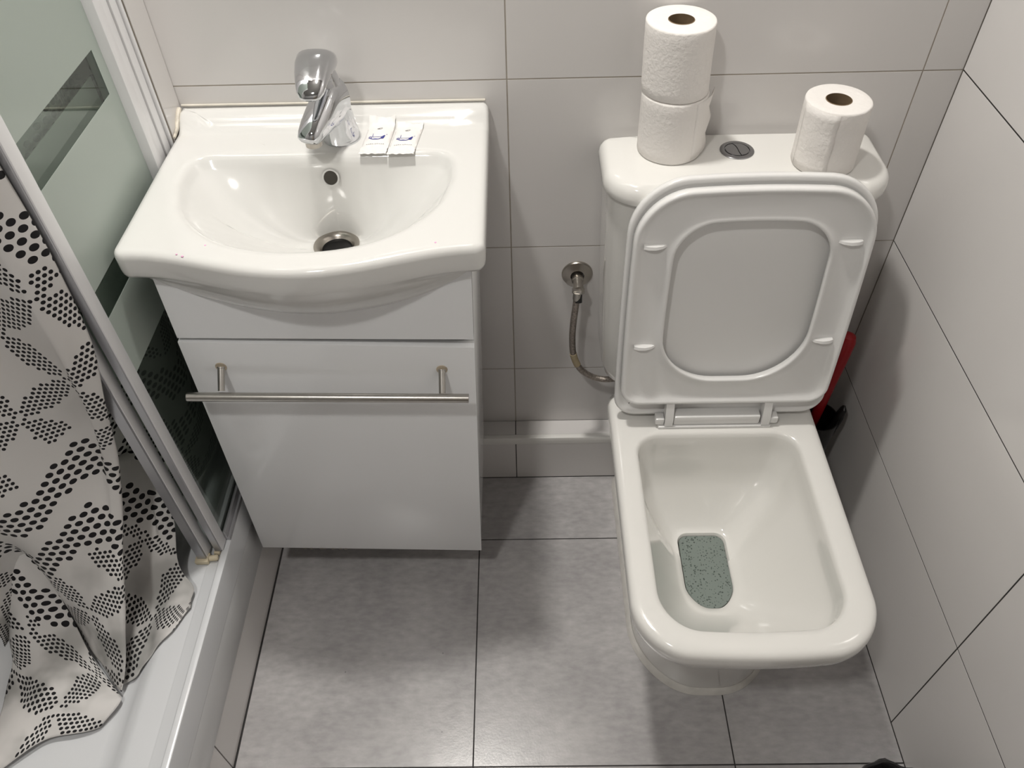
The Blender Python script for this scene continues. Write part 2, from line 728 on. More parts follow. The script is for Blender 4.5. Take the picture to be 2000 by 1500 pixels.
slab('ceiling', (XL - 0.05, YF - 0.05, ZC), (XR + 0.05, 0.05, ZC + 0.05), M_PAINT)
slab('wall_front', (XL - 0.05, YF - 0.05, 0), (XR + 0.05, YF, ZC), simple('grey_paint', (0.26, 0.255, 0.25), 0.7))
slab('wall_left', (XL - 0.05, YF - 0.05, 0), (XL, 0.0, ZC), M_PAINT)
# door in the wall behind the camera
dr = MB().box((-0.35, YF, 0.0), (0.45, YF + 0.035, 2.05), 0.004).build('door_1', M_PAINTD)
tag(dr, kind='structure')

# short tiled return that carries the shower screen
pier = slab('trim_1', (-0.60, -0.0615, 0.292), (-0.5375, -0.0002, ZC), M_GROUT)
for c, d in ((0.3, 0.6637), (0.6637, 1.3303), (1.3303, 1.9970), (1.9970, ZC)):
    tile(pier, (-0.536, -0.0615, c + 0.001), (-0.536, -0.0012, d - 0.001), 0, 1, M_TILE, th=0.0014)

# boxed-in pipe run along the foot of the back wall
box_ = slab('trim_2', (-0.54, -0.0525, 0.0), (XR - 0.0005, -0.0003, 0.1505), M_FGROUT)
for a, b_ in ((-0.54, -0.0015), (0.0005, 0.66), (0.6615, XR)):
    tile(box_, (a, -0.0428, 0.152), (b_, -0.0012, 0.152), 2, 1, M_TILE, th=0.0014)
    tile(box_, (a, -0.054, 0.001), (b_, -0.054, 0.1302), 1, -1, M_TILE, th=0.0014)
MB().box((-0.54, -0.0565, 0.1325), (XR - 0.001, -0.0445, 0.1545), 0.0012).build('edge_strip', M_STRIP, box_)

# ------------------------------------------------------------------ shower tray on its tiled plinth
plinth = slab('trim_3', (-1.30, -2.05, 0.0), (-0.548, -0.001, 0.2165), M_FGROUT)
for a, b_ in ((-2.05, -1.226), (-1.2235, -0.728), (-0.7255, -0.001)):
    tile(plinth, (-0.5455, a, 0.001), (-0.5455, b_, 0.122), 0, 1, M_TILE, th=0.0025)
MB().box((-0.548, -2.05, 0.1235), (-0.5445, -0.001, 0.2165), 0.0008).build('upper_band', M_SKIRT, plinth)

tray = thing('shower_tray', (-0.95, -1.0, 0.2165), 'raised white acrylic shower tray with a stepped rim, under the dotted curtain', 'shower tray')
prof = [(-0.548, 0.217), (-0.5445, 0.218), (-0.5445, 0.285), (-0.5455, 0.2895), (-0.549, 0.291), (-0.556, 0.291),
        (-0.5585, 0.2895), (-0.5595, 0.286), (-0.561, 0.2845), (-0.578, 0.2845), (-0.580, 0.283), (-0.582, 0.2825),
        (-0.620, 0.281), (-0.632, 0.276), (-0.648, 0.262), (-0.662, 0.2515), (-0.680, 0.2475), (-0.90, 0.2440), (-1.20, 0.2440)]
mb = MB()
ys = [-2.045, -1.6, -1.2, -1.0, -0.8, -0.6, -0.4, -0.2, -0.002]
mb.loft([[(x, y, z) for x, z in prof] for y in ys], closed=False)
mb.box((-1.30, -2.045, 0.2165), (-1.20, -0.002, 0.2845), 0.004)
mb.build('tray_basin', M_TRAY, tray, angle=50)

# ------------------------------------------------------------------ shower screen
scr = thing('shower_screen', (-0.555, -0.25, 0.2845), 'frosted glass shower screen with clear stripes and white aluminium profiles, left of the basin', 'shower screen')
jb = MB()
for (y0, y1, x1, x0) in ((-0.064, -0.0705, -0.538, -0.580), (-0.0745, -0.094, -0.541, -0.580), (-0.0965, -0.117, -0.543, -0.580), (-0.1185, -0.140, -0.540, -0.580)):
    jb.box((x0, y1, 0.292), (x1, y0, 2.0), 0.0012)
jb.build('wall_profile', M_ALU, scr)
MB().box((-0.578, -0.139, 0.292), (-0.547, -0.066, 1.998)).build('profile_groove', M_ALUG, scr)
MB().box((-0.562, -0.406, 0.305), (-0.556, -0.12, 1.97)).build('glass_panel', M_GLASS, scr)
for z0, z1 in ((1.131, 1.96), (0.909, 1.068), (0.755, 0.862)):
    MB().box((-0.5557, -0.405, z0), (-0.5554, -0.139, z1)).build('frosted_band', M_FROST, scr)
MB().box((-0.5557, -0.163, 1.068), (-0.5554, -0.139, 1.131)).build('frosted_band', M_FROST, scr)
st = MB()
st.box((-0.5685, -0.4285, 0.293), (-0.5535, -0.405, 2.0), 0.0012)
st.build('front_stile', M_ALU, scr)
MB().box((-0.567, -0.4320, 0.296), (-0.556, -0.4285, 2.0)).build('magnet_strip', M_ALUG, scr)
rl = MB()
rl.box((-0.569, -0.405, 0.2905), (-0.545, -0.066, 0.300), 0.001)
rl.box((-0.5545, -0.405, 0.300), (-0.549, -0.14, 0.318), 0.001)
rl.build('bottom_rail', M_ALUG, scr)

sd = thing('sliding_shower_door', (-0.585, -0.25, 0.2845), 'sliding frosted glass shower door pushed back behind the screen, its white stile beside the curtain', 'shower door')
MB().box((-0.589, -0.421, 0.305), (-0.584, -0.085, 1.97)).build('glass_panel', M_GLASS, sd)
for z0, z1 in ((1.131, 1.96), (0.909, 1.085), (0.755, 0.874)):
    MB().box((-0.5837, -0.4205, z0), (-0.5829, -0.1425, z1)).build('frosted_band', M_FROST, sd)
MB().box((-0.597, -0.4435, 0.293), (-0.5785, -0.420, 2.0), 0.0012).build('front_stile', M_ALU, sd)
MB().box((-0.596, -0.4480, 0.296), (-0.580, -0.4435, 2.0)).build('magnet_strip', M_ALUG, sd)
mb = MB()
mb.box((-0.601, -0.4545, 0.2855), (-0.576, -0.4350, 0.2955), 0.001)
mb.box((-0.5705, -0.4350, 0.2855), (-0.5600, -0.4260, 0.2935), 0.001)
mb.build('end_cap', M_YEL, sd)
MB().lathe([(0.0035, 0), (0.0058, 0.001), (0.0058, 0.014), (0.004, 0.016)], (-0.576, -0.4445, 0.2920), (1, 0.05, 0.02), 18, True, True).build('roller_pin', M_YEL, sd)

# ------------------------------------------------------------------ shower curtain
cur = thing('shower_curtain', (-0.70, -0.45, 0.245), 'white shower curtain with black dotted petals and waves, its hem crumpled in the tray', 'shower curtain')
SV, SF, SUV = [], [], []


def cloth(ctrl, ns, nv, u0, v0, wob=0.0, anchor=0, seed=0.0):
    """ctrl: rows (top to bottom) of control points; smooth sheet with uv in metres"""
    rowsS = [spline(r, ns) for r in ctrl]
    n = len(rowsS[0])
    colsS = [spline([r[i] for r in rowsS], nv) for i in range(n)]
    mm = len(colsS[0])
    k = len(SV)
    ia = anchor * ns
    vs = [0.0]
    for j in range(mm - 1):
        vs.append(vs[-1] + (colsS[ia][j + 1] - colsS[ia][j]).length)
    for j in range(mm):
        us = [0.0]
        for i in range(n - 1):
            us.append(us[-1] + (colsS[i + 1][j] - colsS[i][j]).length)
        for i in range(n):
            p = colsS[i][j].copy()
            SUV.append((u0 + us[i] - us[ia], v0 - vs[j]))
            if wob:
                p.x += wob * sin(p.z * 31 + i * 0.55 + seed) * sin(p.y * 47 + seed)
                p.y += wob * 0.6 * sin(p.z * 43 + i * 0.4 + seed)
                p.z += wob * 0.5 * (1 + sin(p.x * 83 + seed) * sin(p.y * 71 + seed))
            SV.append(p)
    for j in range(mm - 1):
        for i in range(n - 1):
            a = k + j * n + i
            SF.append([a, a + 1, a + n + 1, a + n])


def row(z, *xy):
    return [(x, y, z) for x, y in xy]


# main hanging sheet: from the wall end, close behind the glass, round the stiles to the front ridge and on out of frame
B_ = ((-0.628, -0.012), (-0.650, -0.10), (-0.620, -0.19), (-0.648, -0.28))
L1_ = ((-0.70, -0.45), (-0.80, -0.50), (-0.78, -0.62), (-0.85, -0.70))
cloth([
    row(1.98, *B_, (-0.625, -0.36), (-0.650, -0.430), (-0.605, -0.461), (-0.566, -0.440), (-0.590, -0.470), (-0.613, -0.472), *L1_),
    row(1.20, *B_, (-0.625, -0.36), (-0.650, -0.430), (-0.603, -0.461), (-0.562, -0.4365), (-0.588, -0.470), (-0.612, -0.472), *L1_),
    row(0.98, *B_, (-0.625, -0.36), (-0.650, -0.430), (-0.603, -0.461), (-0.562, -0.4365), (-0.588, -0.470), (-0.612, -0.470), *L1_),
    row(0.88, *B_, (-0.627, -0.36), (-0.650, -0.430), (-0.604, -0.461), (-0.565, -0.4400), (-0.592, -0.472), (-0.616, -0.466), *L1_),
    row(0.77, *B_, (-0.632, -0.36), (-0.655, -0.420), (-0.610, -0.461), (-0.580, -0.4585), (-0.604, -0.473), (-0.626, -0.455), (-0.71, -0.46), (-0.81, -0.50), (-0.82, -0.61), (-0.87, -0.70)),
    row(0.67, *B_, (-0.645, -0.345), (-0.665, -0.395), (-0.628, -0.440), (-0.606, -0.456), (-0.625, -0.466), (-0.645, -0.440), (-0.715, -0.468), (-0.81, -0.505), (-0.84, -0.60), (-0.88, -0.70)),
    row(0.56, *B_, (-0.675, -0.345), (-0.690, -0.380), (-0.660, -0.410), (-0.634, -0.462), (-0.650, -0.470), (-0.668, -0.465), (-0.72, -0.495), (-0.79, -0.52), (-0.86, -0.55), (-0.90, -0.66)),
    row(0.42, *B_, (-0.70, -0.36), (-0.715, -0.400), (-0.700, -0.470), (-0.660, -0.536), (-0.654, -0.558), (-0.672, -0.560), (-0.72, -0.555), (-0.785, -0.548), (-0.85, -0.51), (-0.90, -0.62)),
    row(0.31, *B_, (-0.72, -0.37), (-0.745, -0.430), (-0.725, -0.540), (-0.672, -0.625), (-0.664, -0.638), (-0.680, -0.635), (-0.73, -0.603), (-0.785, -0.562), (-0.86, -0.50), (-0.90, -0.60)),
    row(0.262, (-0.648, -0.012), (-0.665, -0.10), (-0.655, -0.19), (-0.68, -0.28), (-0.73, -0.37), (-0.76, -0.440), (-0.735, -0.560), (-0.682, -0.668), (-0.674, -0.682), (-0.690, -0.672), (-0.735, -0.625), (-0.79, -0.575), (-0.88, -0.50), (-0.91, -0.60)),
], 6, 6, 1.0, 1.98, wob=0.0015, anchor=9)
# piece right of the ridge that stands behind it and spreads over the rim
cloth([
    [(-0.700, -0.370, 0.50), (-0.690, -0.360, 0.50), (-0.665, -0.350, 0.50), (-0.640, -0.345, 0.50), (-0.62, -0.335, 0.50)],
    [(-0.715, -0.470, 0.40), (-0.690, -0.450, 0.40), (-0.650, -0.430, 0.40), (-0.645, -0.425, 0.395), (-0.620, -0.41, 0.39)],
    [(-0.725, -0.530, 0.30), (-0.700, -0.505, 0.305), (-0.662, -0.498, 0.315), (-0.640, -0.480, 0.320), (-0.612, -0.478, 0.322)],
    [(-0.712, -0.560, 0.262), (-0.690, -0.545, 0.270), (-0.660, -0.528, 0.277), (-0.625, -0.510, 0.296), (-0.588, -0.507, 0.298)],
    [(-0.702, -0.610, 0.256), (-0.680, -0.610, 0.266), (-0.655, -0.590, 0.268), (-0.622, -0.565, 0.288), (-0.588, -0.530, 0.293)],
    [(-0.682, -0.672, 0.252), (-0.664, -0.662, 0.258), (-0.642, -0.636, 0.270), (-0.617, -0.604, 0.287), (-0.586, -0.542, 0.288)],
], 7, 6, 1.31, 0.56, wob=0.003, anchor=2, seed=1.3)
# piece left of the ridge, dropping behind it and lying forward on the tray floor
cloth([
    [(-0.900, -0.450, 0.46), (-0.87, -0.470, 0.46), (-0.85, -0.487, 0.46), (-0.82, -0.495, 0.45), (-0.79, -0.505, 0.44)],
    [(-0.910, -0.530, 0.34), (-0.89, -0.555, 0.33), (-0.87, -0.560, 0.325), (-0.83, -0.555, 0.32), (-0.80, -0.550, 0.32)],
    [(-0.910, -0.580, 0.27), (-0.89, -0.600, 0.27), (-0.85, -0.615, 0.275), (-0.80, -0.605, 0.268), (-0.74, -0.625, 0.262)],
    [(-0.880, -0.650, 0.262), (-0.845, -0.662, 0.266), (-0.80, -0.665, 0.275), (-0.745, -0.665, 0.266), (-0.685, -0.682, 0.258)],
    [(-0.870, -0.720, 0.254), (-0.84, -0.735, 0.262), (-0.79, -0.720, 0.268), (-0.735, -0.712, 0.272), (-0.672, -0.701, 0.262)],
    [(-0.900, -0.830, 0.252), (-0.855, -0.825, 0.254), (-0.79, -0.770, 0.258), (-0.735, -0.752, 0.258), (-0.692, -0.738, 0.252)],
], 7, 6, 1.55, 0.56, wob=0.0035, anchor=2, seed=2.6)
cobj = obj('curtain_sheet', SV, SF, M_CURT, cur, angle=180, uv=SUV)
so = cobj.modifiers.new('thickness', 'SOLIDIFY')
so.thickness = 0.0008

# ------------------------------------------------------------------ wash basin
bas = thing('wash_basin', (-0.285, -0.18, 0.80), 'white ceramic wash basin with a D-shaped bowl and bowed front, on the white vanity', 'wash basin')
BC = Vector((-0.285, -0.165))
bxL, bxR = -0.5345, -0.0305
xc, hw = (bxL + bxR) / 2, (bxR - bxL) / 2
front = []
K = 26
for k in range(K + 1):
    u = -1 + 2 * k / K
    xx = xc + hw * 0.93 * u
    front.append((xx, -0.361 - 0.046 * (0.5 + 0.5 * cos(pi * u)) ** 0.85))
pts = [(bxL, -0.0015), (bxL - 0.0065, -0.362)] + front + [(bxR, -0.362), (bxR, -0.0015)]
rad = [0.006, 0.018] + [0] * len(front) + [0.018, 0.012]
outline = resample(roundpoly(pts, rad, 7), 0.007)
ANG = spaced(set(round(atan2(p.y - BC.y, p.x - BC.x), 5) for p in outline))
OUT = at_angles(outline, BC, ANG)


def dpoly(xm, half, yb, ymid, yf, rb, n=2.3, K=30):
    pts, rad = [(xm - half * 0.985, yb)], [rb]
    for k in range(K + 1):
        u = -1 + 2 * k / K
        pts.append((xm + half * u, ymid + (yf - ymid) * max(0.0, 1 - abs(u) ** n) ** (1 / 1.75)))
        rad.append(0)
    pts.append((xm + half * 0.985, yb))
    rad.append(rb)
    return resample(roundpoly(pts, rad, 9), 0.006)


BOWL = at_angles(dpoly(-0.2865, 0.201, -0.125, -0.190, -0.356, 0.030), BC, ANG)


def deckz(p):
    return 0.9435 + 0.021 * sm((p.y + 0.052) / 0.030) - 0.003 * sm((-0.06 - p.y) / 0.3)


def at_z(loop, f):
    return [(p.x, p.y, f(p) if callable(f) else f) for p in loop]


loops = []
# belly: the front curve drawn back more and more towards the bottom


def yslab(x):
    u = max(-1.0, min(1.0, (x - xc) / (hw * 0.93)))
    return -0.361 - 0.046 * (0.5 + 0.5 * cos(pi * u)) ** 0.85


def belly(w_, rec, yb=-0.033):
    pts, rad = [(xc - w_, yb)], [0.012]
    for k in range(31):
        u = -1 + 2 * k / 30
        x = xc + w_ * u
        pts.append((x, min(yb - 0.14, yslab(x) + rec + 0.014 * abs(u) ** 6)))
        rad.append(0)
    pts.append((xc + w_, yb))
    rad.append(0.012)
    return at_angles(resample(roundpoly(pts, rad, 6), 0.006), BC, ANG)


for (z, w_, rec) in ((0.772, 0.080, 0.150), (0.776, 0.120, 0.128), (0.790, 0.160, 0.102), (0.804, 0.185, 0.076), (0.8145, 0.200, 0.059), (0.830, 0.210, 0.0425),
                     (0.845, 0.218, 0.0295), (0.860, 0.224, 0.0190), (0.875, 0.229, 0.0105), (0.888, 0.232, 0.0050), (0.8965, 0.234, 0.0025)):
    loops.append(at_z(belly(w_, rec), z))
loops.append(at_z(inset(OUT, BC, 0.0018), 0.8985))
loops.append(at_z(inset(OUT, BC, 0.0006), 0.9025))
loops.append(at_z(OUT, 0.909))
loops.append(at_z(OUT, lambda p: deckz(p) - 0.012))
loops.append(at_z(inset(OUT, BC, 0.0015), lambda p: deckz(p) - 0.006))
loops.append(at_z(inset(OUT, BC, 0.005), lambda p: deckz(p) - 0.0018))
i3 = smooth_loop(inset(OUT, BC, 0.011), 1)
loops.append(at_z(i3, lambda p: deckz(p) - 0.0002))
BO = smooth_loop(inset(BOWL, BC, -0.012), 4)
for f in (0.12, 0.25, 0.38, 0.5, 0.65, 0.8, 0.92):
    lp = [a.lerp(b_, f) for a, b_ in zip(i3, BO)]
    loops.append(at_z(lp, lambda p: deckz(p)))
loops.append(at_z(BO, lambda p: deckz(p) - 0.0005))
loops.append(at_z(inset(BOWL, BC, -0.006), lambda p: deckz(p) - 0.002))
loops.append(at_z(inset(BOWL, BC, -0.001), lambda p: deckz(p) - 0.007))
B1 = smooth_loop(inset(BOWL, BC, 0.003), 3)
loops.append(at_z(B1, lambda p: deckz(p) - 0.015))
DC = Vector((-0.284, -0.166))
DR = at_angles([DC + Vector((cos(2 * pi * k / 60), sin(2 * pi * k / 60))) * 0.036 for k in range(60)], BC, ANG)
for t in (0.03, 0.07, 0.13, 0.2, 0.3, 0.4, 0.5, 0.6, 0.7, 0.8, 0.88, 0.95, 1.0):
    # steep wall first, then a gently dished floor
    lp = []
    for a, b_ in zip(B1, DR):
        q = a.lerp(b_, t)
        run = (a - b_).length
        q.y -= 0.15 * t * (1 - t) * (abs(a.x - DC.x) / 0.2) * sm((a.y + 0.26) / 0.09)
        zf = 0.802 + 0.1255 * (1 - t) ** (1.25 if run > 0.12 else 1.25 + 1.4 * (0.12 - run) / 0.12)
        lp.append((q.x, q.y, zf))
    loops.append(lp)
loops.append(at_z([DC + (p - DC) * 0.9 for p in DR], 0.796))
loops.append(at_z([DC + (p - DC) * 0.9 for p in DR], 0.788))
basin_body = MB().loft(loops, cap0=True, cap1=True).build('basin_body', M_CER, bas, angle=75)
# drain
MB().lathe([(0.0385, 0.0005), (0.0375, 0.003), (0.034, 0.0038), (0.030, 0.0025), (0.027, -0.001), (0.0245, -0.004)],
           (DC.x, DC.y, 0.8005), (0, 0, 1), 40).build('drain_ring', M_RING, bas)
MB().lathe([(0.0245, -0.004), (0.023, -0.008), (0.012, -0.009)], (DC.x, DC.y, 0.8005), (0, 0, 1), 32, False, True).build('drain_plug', M_DARK, bas)
# overflow hole in the back of the bowl
ofx = Vector((-0.2785, -0.1345, 0.9085))
ofn = Vector((0.0, -0.92, 0.38)).normalized()
MB().lathe([(0.0135, -0.002), (0.0138, 0.0010), (0.0128, 0.0020), (0.0112, 0.0012), (0.0105, -0.0015)], ofx, ofn, 30).build('overflow_rim', M_CER, bas)
MB().lathe([(0.0108, 0.0005), (0.004, -0.0002)], ofx, ofn, 24, False, True).build('overflow_hole', simple('overflow_dark', (0.05, 0.045, 0.035), 0.4), bas)
# old sealant along the back edge and up the left corner
MB().tube([(-0.5335, -0.066, 0.944), (-0.5335, -0.045, 0.9475), (-0.5335, -0.028, 0.960), (-0.5335, -0.012, 0.9655)],
          [0.0022, 0.003, 0.004, 0.0035], 8).build('sealant_bead', M_SEAL, bas)
MB().tube([(-0.533, -0.0022, 0.9655), (-0.40, -0.0022, 0.9652), (-0.28, -0.0022, 0.965), (-0.16, -0.0022, 0.965), (-0.036, -0.0022, 0.9645)],
          0.0019, 8).build('sealant_bead', simple('cream_silicone', (0.70, 0.66, 0.58), 0.5, noise=0.12, nscale=30), bas)
# pink toothpaste flecks
for (x, y, r) in ((-0.412, -0.345, 0.0016), (-0.437, -0.368, 0.0018), (-0.446, -0.3635, 0.0014), (-0.0975, -0.348, 0.0018)):
    z = deckz(Vector((x, y)))
    MB().lathe([(r, -0.0003), (r * 0.8, 0.0004), (r * 0.3, 0.0006)], (x, y, z), (0, 0, 1), 10, False, True).build('pink_fleck', M_PINK, bas)

# ------------------------------------------------------------------ faucet
fau = thing('basin_faucet', (-0.262, -0.075, 0.944), 'chrome single-lever mixer tap standing at the back of the basin', 'faucet')
fd = Vector((-0.33, -0.94, 0)).normalized()
fs = Vector((-fd.y, fd.x, 0))
FB = Vector((-0.2625, -0.074, 0))


def fsec(along, z, wd, ht, tilt, n=24, pw=2.4, side=0.0):
    """superellipse section across the spout direction"""
    c = FB + fd * along + fs * side + Vector((0, 0, z))
    up = (Vector((0, 0, 1)) * cos(tilt) + fd * sin(tilt))
    out = []
    for k in range(n):
        t = 2 * pi * k / n
        a = abs(cos(t)) ** (2 / pw) * (1 if cos(t) >= 0 else -1)
        b_ = abs(sin(t)) ** (2 / pw) * (1 if sin(t) >= 0 else -1)
        out.append(c + fs * wd / 2 * a + up * ht / 2 * b_)
    return out


mb = MB()
# column
cols_ = []
for (z, r, sh, lean) in ((0.9432, 0.0300, 0, 0), (0.9465, 0.0302, 0, 0), (0.949, 0.0290, 0, 0), (0.965, 0.0285, 0.001, 0.002), (0.985, 0.0280, 0.002, 0.004), (1.005, 0.0275, 0.003, 0.007), (1.025, 0.0270, 0.004, 0.010), (1.045, 0.0265, 0.005, 0.013), (1.055, 0.024, 0.005, 0.014)):
    c = FB + fd * sh + Vector((-lean, 0, 0))
    cols_.append([(c.x + r * cos(2 * pi * k / 32), c.y + r * sin(2 * pi * k / 32), z) for k in range(32)])
mb.loft(cols_, False, True)
mb.build('tap_body', M_CHROME, fau, angle=50)
sp = MB()
secs = []
for (al, z, wd, ht, tl) in ((-0.006, 1.008, 0.046, 0.070, 0.0), (0.018, 1.008, 0.0465, 0.068, 0.04), (0.036, 1.0055, 0.0455, 0.058, 0.10), (0.056, 1.001, 0.0435, 0.046, 0.16),
                            (0.074, 0.9965, 0.040, 0.036, 0.24), (0.086, 0.992, 0.0365, 0.028, 0.34), (0.0935, 0.989, 0.031, 0.020, 0.5), (0.0965, 0.988, 0.018, 0.010, 0.6)):
    secs.append(fsec(al, z, wd, ht, tl))
sp.loft(secs, True, True).build('spout', M_CHROME, fau, angle=60)
ap = FB + fd * 0.079 + Vector((0, 0, 0.9795))
MB().lathe([(0.0125, 0.004), (0.0125, -0.005), (0.0105, -0.0055)], ap, (0, 0, 1), 24, True, True).build('aerator', M_RING, fau)
lv = MB()
fd = Vector((0.0, -1.0, 0))
fs = Vector((1.0, 0, 0))
FB = Vector((-0.2785, -0.072, 0))
secs = []
for (al, z, wd, ht, tl) in ((-0.0245, 1.052, 0.026, 0.010, 0.9), (-0.0225, 1.059, 0.044, 0.024, 0.6), (-0.012, 1.064, 0.0555, 0.036, 0.2), (0.004, 1.068, 0.0590, 0.038, 0.0), (0.022, 1.069, 0.0570, 0.034, -0.05),
                            (0.042, 1.066, 0.0520, 0.027, 0.1), (0.060, 1.0605, 0.046, 0.021, 0.2), (0.074, 1.0545, 0.039, 0.016, 0.35), (0.081, 1.050, 0.029, 0.010, 0.5), (0.084, 1.048, 0.015, 0.004, 0.6)):
    secs.append(fsec(al, z, wd, ht, tl, pw=2.6))
lv.loft(secs, True, True).build('lever', M_CHROME, fau, angle=60)

# ------------------------------------------------------------------ sachets
def sachet(x0, x1, yb, yf, skew, label, lift, seed):
    t = thing('soap_sachet', ((x0 + x1) / 2, (yb + yf) / 2, deckz(Vector((x0, (yb + yf) / 2)))), label, 'sachet', 'sachets on the basin')
    nx, ny = 16, 26
    rnd = random.Random(seed)
    ph = rnd.random() * 6

    def top(u, v):
        x = x0 + (x1 - x0) * u + skew * (1 - v)
        y = yb + (yf - yb) * v
        crimp = 0.0 if (v < 0.10 or v > 0.83) else sin(pi * (v - 0.10) / 0.73) ** 0.6
        ed = max(0.0, 1 - abs(2 * u - 1) ** 3)
        z = deckz(Vector((x, y))) + 0.0018 + 0.0062 * crimp * ed
        z += lift * (1 - v) * (0.3 + u) * 0.3
        if v > 0.80:
            z += 0.0014 * sin(u * 19 + ph) * sin(v * 60) + 0.0010
        if v < 0.1:
            z += 0.0030 * sin(u * 5 + ph) * (0.1 - v) / 0.1 + 0.002
        z += 0.0005 * sin(u * 27 + ph) * cos(v * 31)
        return Vector((x, y, z))
    V, Fc = [], []
    for j in range(ny + 1):
        for i in range(nx + 1):
            V.append(top(i / nx, j / ny))
    nb = len(V)
    for j in range(ny + 1):
        for i in range(nx + 1):
            p = top(i / nx, j / ny)
            crimp = 0.0 if (j / ny < 0.10 or j / ny > 0.83) else 1
            V.append(Vector((p.x, p.y, max(deckz(p) + 0.0004, p.z - 0.0006 - 0.006 * crimp))))
    q = nx + 1
    for j in range(ny):
        for i in range(nx):
            a = j * q + i
            Fc.append([a, a + 1, a + q + 1, a + q])
            Fc.append([nb + a + q, nb + a + q + 1, nb + a + 1, nb + a])
    for j in range(ny):
        for i in (0, nx):
            a = j * q + i
            Fc.append([a, a + q, nb + a + q, nb + a])
    for i in range(nx):
        for j in (0, ny):
            a = j * q + i
            Fc.append([a, a + 1, nb + a + 1, nb + a])
    obj('sachet_film', V, Fc, M_SACH, t, angle=60)

    def patch(polys, m, nm):
        b = MB()
        for pl in polys:
            vs = [top(u, v) + Vector((0, 0, 0.00035)) for u, v in pl]
            b.add(vs, [list(range(len(vs)))])
        b.build(nm, m, t)
    # blue boat-like drawing: hull outline, two dark ends, a low sail line
    hull = []
    for k in range(12):
        u = 0.20 + 0.58 * k / 12
        u2 = u + 0.58 / 12
        c = lambda q: 0.575 + 0.05 * sin(pi * (q - 0.20) / 0.58)
        hull.append([(u, c(u)), (u2, c(u2)), (u2, c(u2) + 0.022), (u, c(u) + 0.022)])
        c2 = lambda q: 0.555 + 0.018 * sin(pi * (q - 0.20) / 0.58)
        hull.append([(u, c2(u)), (u2, c2(u2)), (u2, c2(u2) + 0.010), (u, c2(u) + 0.010)])
    hull += [[(0.20, 0.545), (0.30, 0.555), (0.33, 0.61), (0.26, 0.615)], [(0.66, 0.59), (0.74, 0.53), (0.81, 0.535), (0.76, 0.62), (0.69, 0.63)],
             [(0.33, 0.47), (0.345, 0.47), (0.365, 0.56), (0.335, 0.56)], [(0.74, 0.53), (0.86, 0.475), (0.865, 0.485), (0.78, 0.54)]]
    patch(hull, M_BLUE, 'boat_print')
    grey = []
    for k in range(9):
        u = 0.17 + 0.075 * k + (0.02 if k > 3 else 0)
        grey.append([(u, 0.742), (u + 0.05, 0.742), (u + 0.05, 0.752), (u, 0.752)])
    # small oval emblem near the top
    emb = []
    for k in range(14):
        a0, a1 = 2 * pi * k / 14, 2 * pi * (k + 1) / 14
        emb.append([(0.52 + 0.10 * cos(a0), 0.30 + 0.030 * sin(a0)), (0.52 + 0.10 * cos(a1), 0.30 + 0.030 * sin(a1)),
                     (0.52 + 0.075 * cos(a1), 0.30 + 0.018 * sin(a1)), (0.52 + 0.075 * cos(a0), 0.30 + 0.018 * sin(a0))])
    emb.append([(0.42, 0.29), (0.52, 0.285), (0.52, 0.315), (0.42, 0.31)])
    patch(grey, M_GREYP, 'text_print')
    patch(emb, M_GREYP, 'emblem_print')


sachet(-0.2295, -0.1875, -0.038, -0.1285, 0.008, 'white sachet with a blue boat print lying next to the tap', 0.010, 3)
sachet(-0.1862, -0.1445, -0.0455, -0.1305, 0.010, 'white sachet with a pale blue boat print, the one farther right of the tap', 0.004, 8)

# ------------------------------------------------------------------ vanity cabinet
van = thing('vanity_cabinet', (-0.285, -0.17, 0.16), 'white gloss wall-hung vanity cabinet under the basin, with a steel bar handle', 'cabinet')
TA = radians(1.75)
PV = Vector((-0.285, 0, 0.75))


def vx(p):
    p = Vector(p)
    d = p - PV
    return PV + Vector((d.x * cos(TA) + d.z * sin(TA), d.y, -d.x * sin(TA) + d.z * cos(TA)))


cL, cR = -0.5085, -0.0565
z0, z1 = 0.166, 0.896
MB().box((cL, -0.326, z0), (cL + 0.016, -0.057, z1), 0.001, vx).build('side_panel', M_CARC, van)
MB().box((cR - 0.016, -0.326, z0), (cR, -0.057, z1), 0.001, vx).build('side_panel', M_GLOSS, van)
MB().box((cL + 0.016, -0.326, z0), (cR - 0.016, -0.057, z0 + 0.016), 0.0, vx).build('bottom_panel', M_CARC, van)
MB().box((cL + 0.016, -0.065, z0 + 0.016), (cR - 0.016, -0.057, 0.80), 0.0, vx).build('back_panel', M_CARC, van)
MB().box((cL + 0.016, -0.322, 0.757), (cR - 0.016, -0.250, 0.772), 0.0, vx).build('cross_rail', M_CARC, van)
# fascia under the basin, its top edge cut round the bowl
fa, K = [], 40
belly_pts = [(-0.530, 0.905), (-0.505, 0.8935), (-0.436, 0.844), (-0.369, 0.815), (-0.304, 0.804), (-0.236, 0.808), (-0.143, 0.838), (-0.055, 0.896), (-0.03, 0.91)]


def bz(x):
    for (xa, za), (xb, zb) in zip(belly_pts[:-1], belly_pts[1:]):
        if xa <= x <= xb:
            return za + (zb - za) * (x - xa) / (xb - xa)
    return 0.896


V, Fc = [], []
for k in range(K + 1):
    x = cL + (cR - cL) * k / K
    zt = min(0.897, bz(x) + 0.012)
    for (y, z) in ((-0.344, 0.760), (-0.344, zt), (-0.327, zt), (-0.327, 0.760)):
        V.append(vx((x, y, z)))
for k in range(K):
    for i in range(4):
        j = (i + 1) % 4
        Fc.append([k * 4 + i, k * 4 + j, k * 4 + 4 + j, k * 4 + 4 + i])
Fc += [[0, 1, 2, 3], [K * 4 + 3, K * 4 + 2, K * 4 + 1, K * 4]]
obj('fascia_panel', V, Fc, M_GLOSS, van, angle=30)


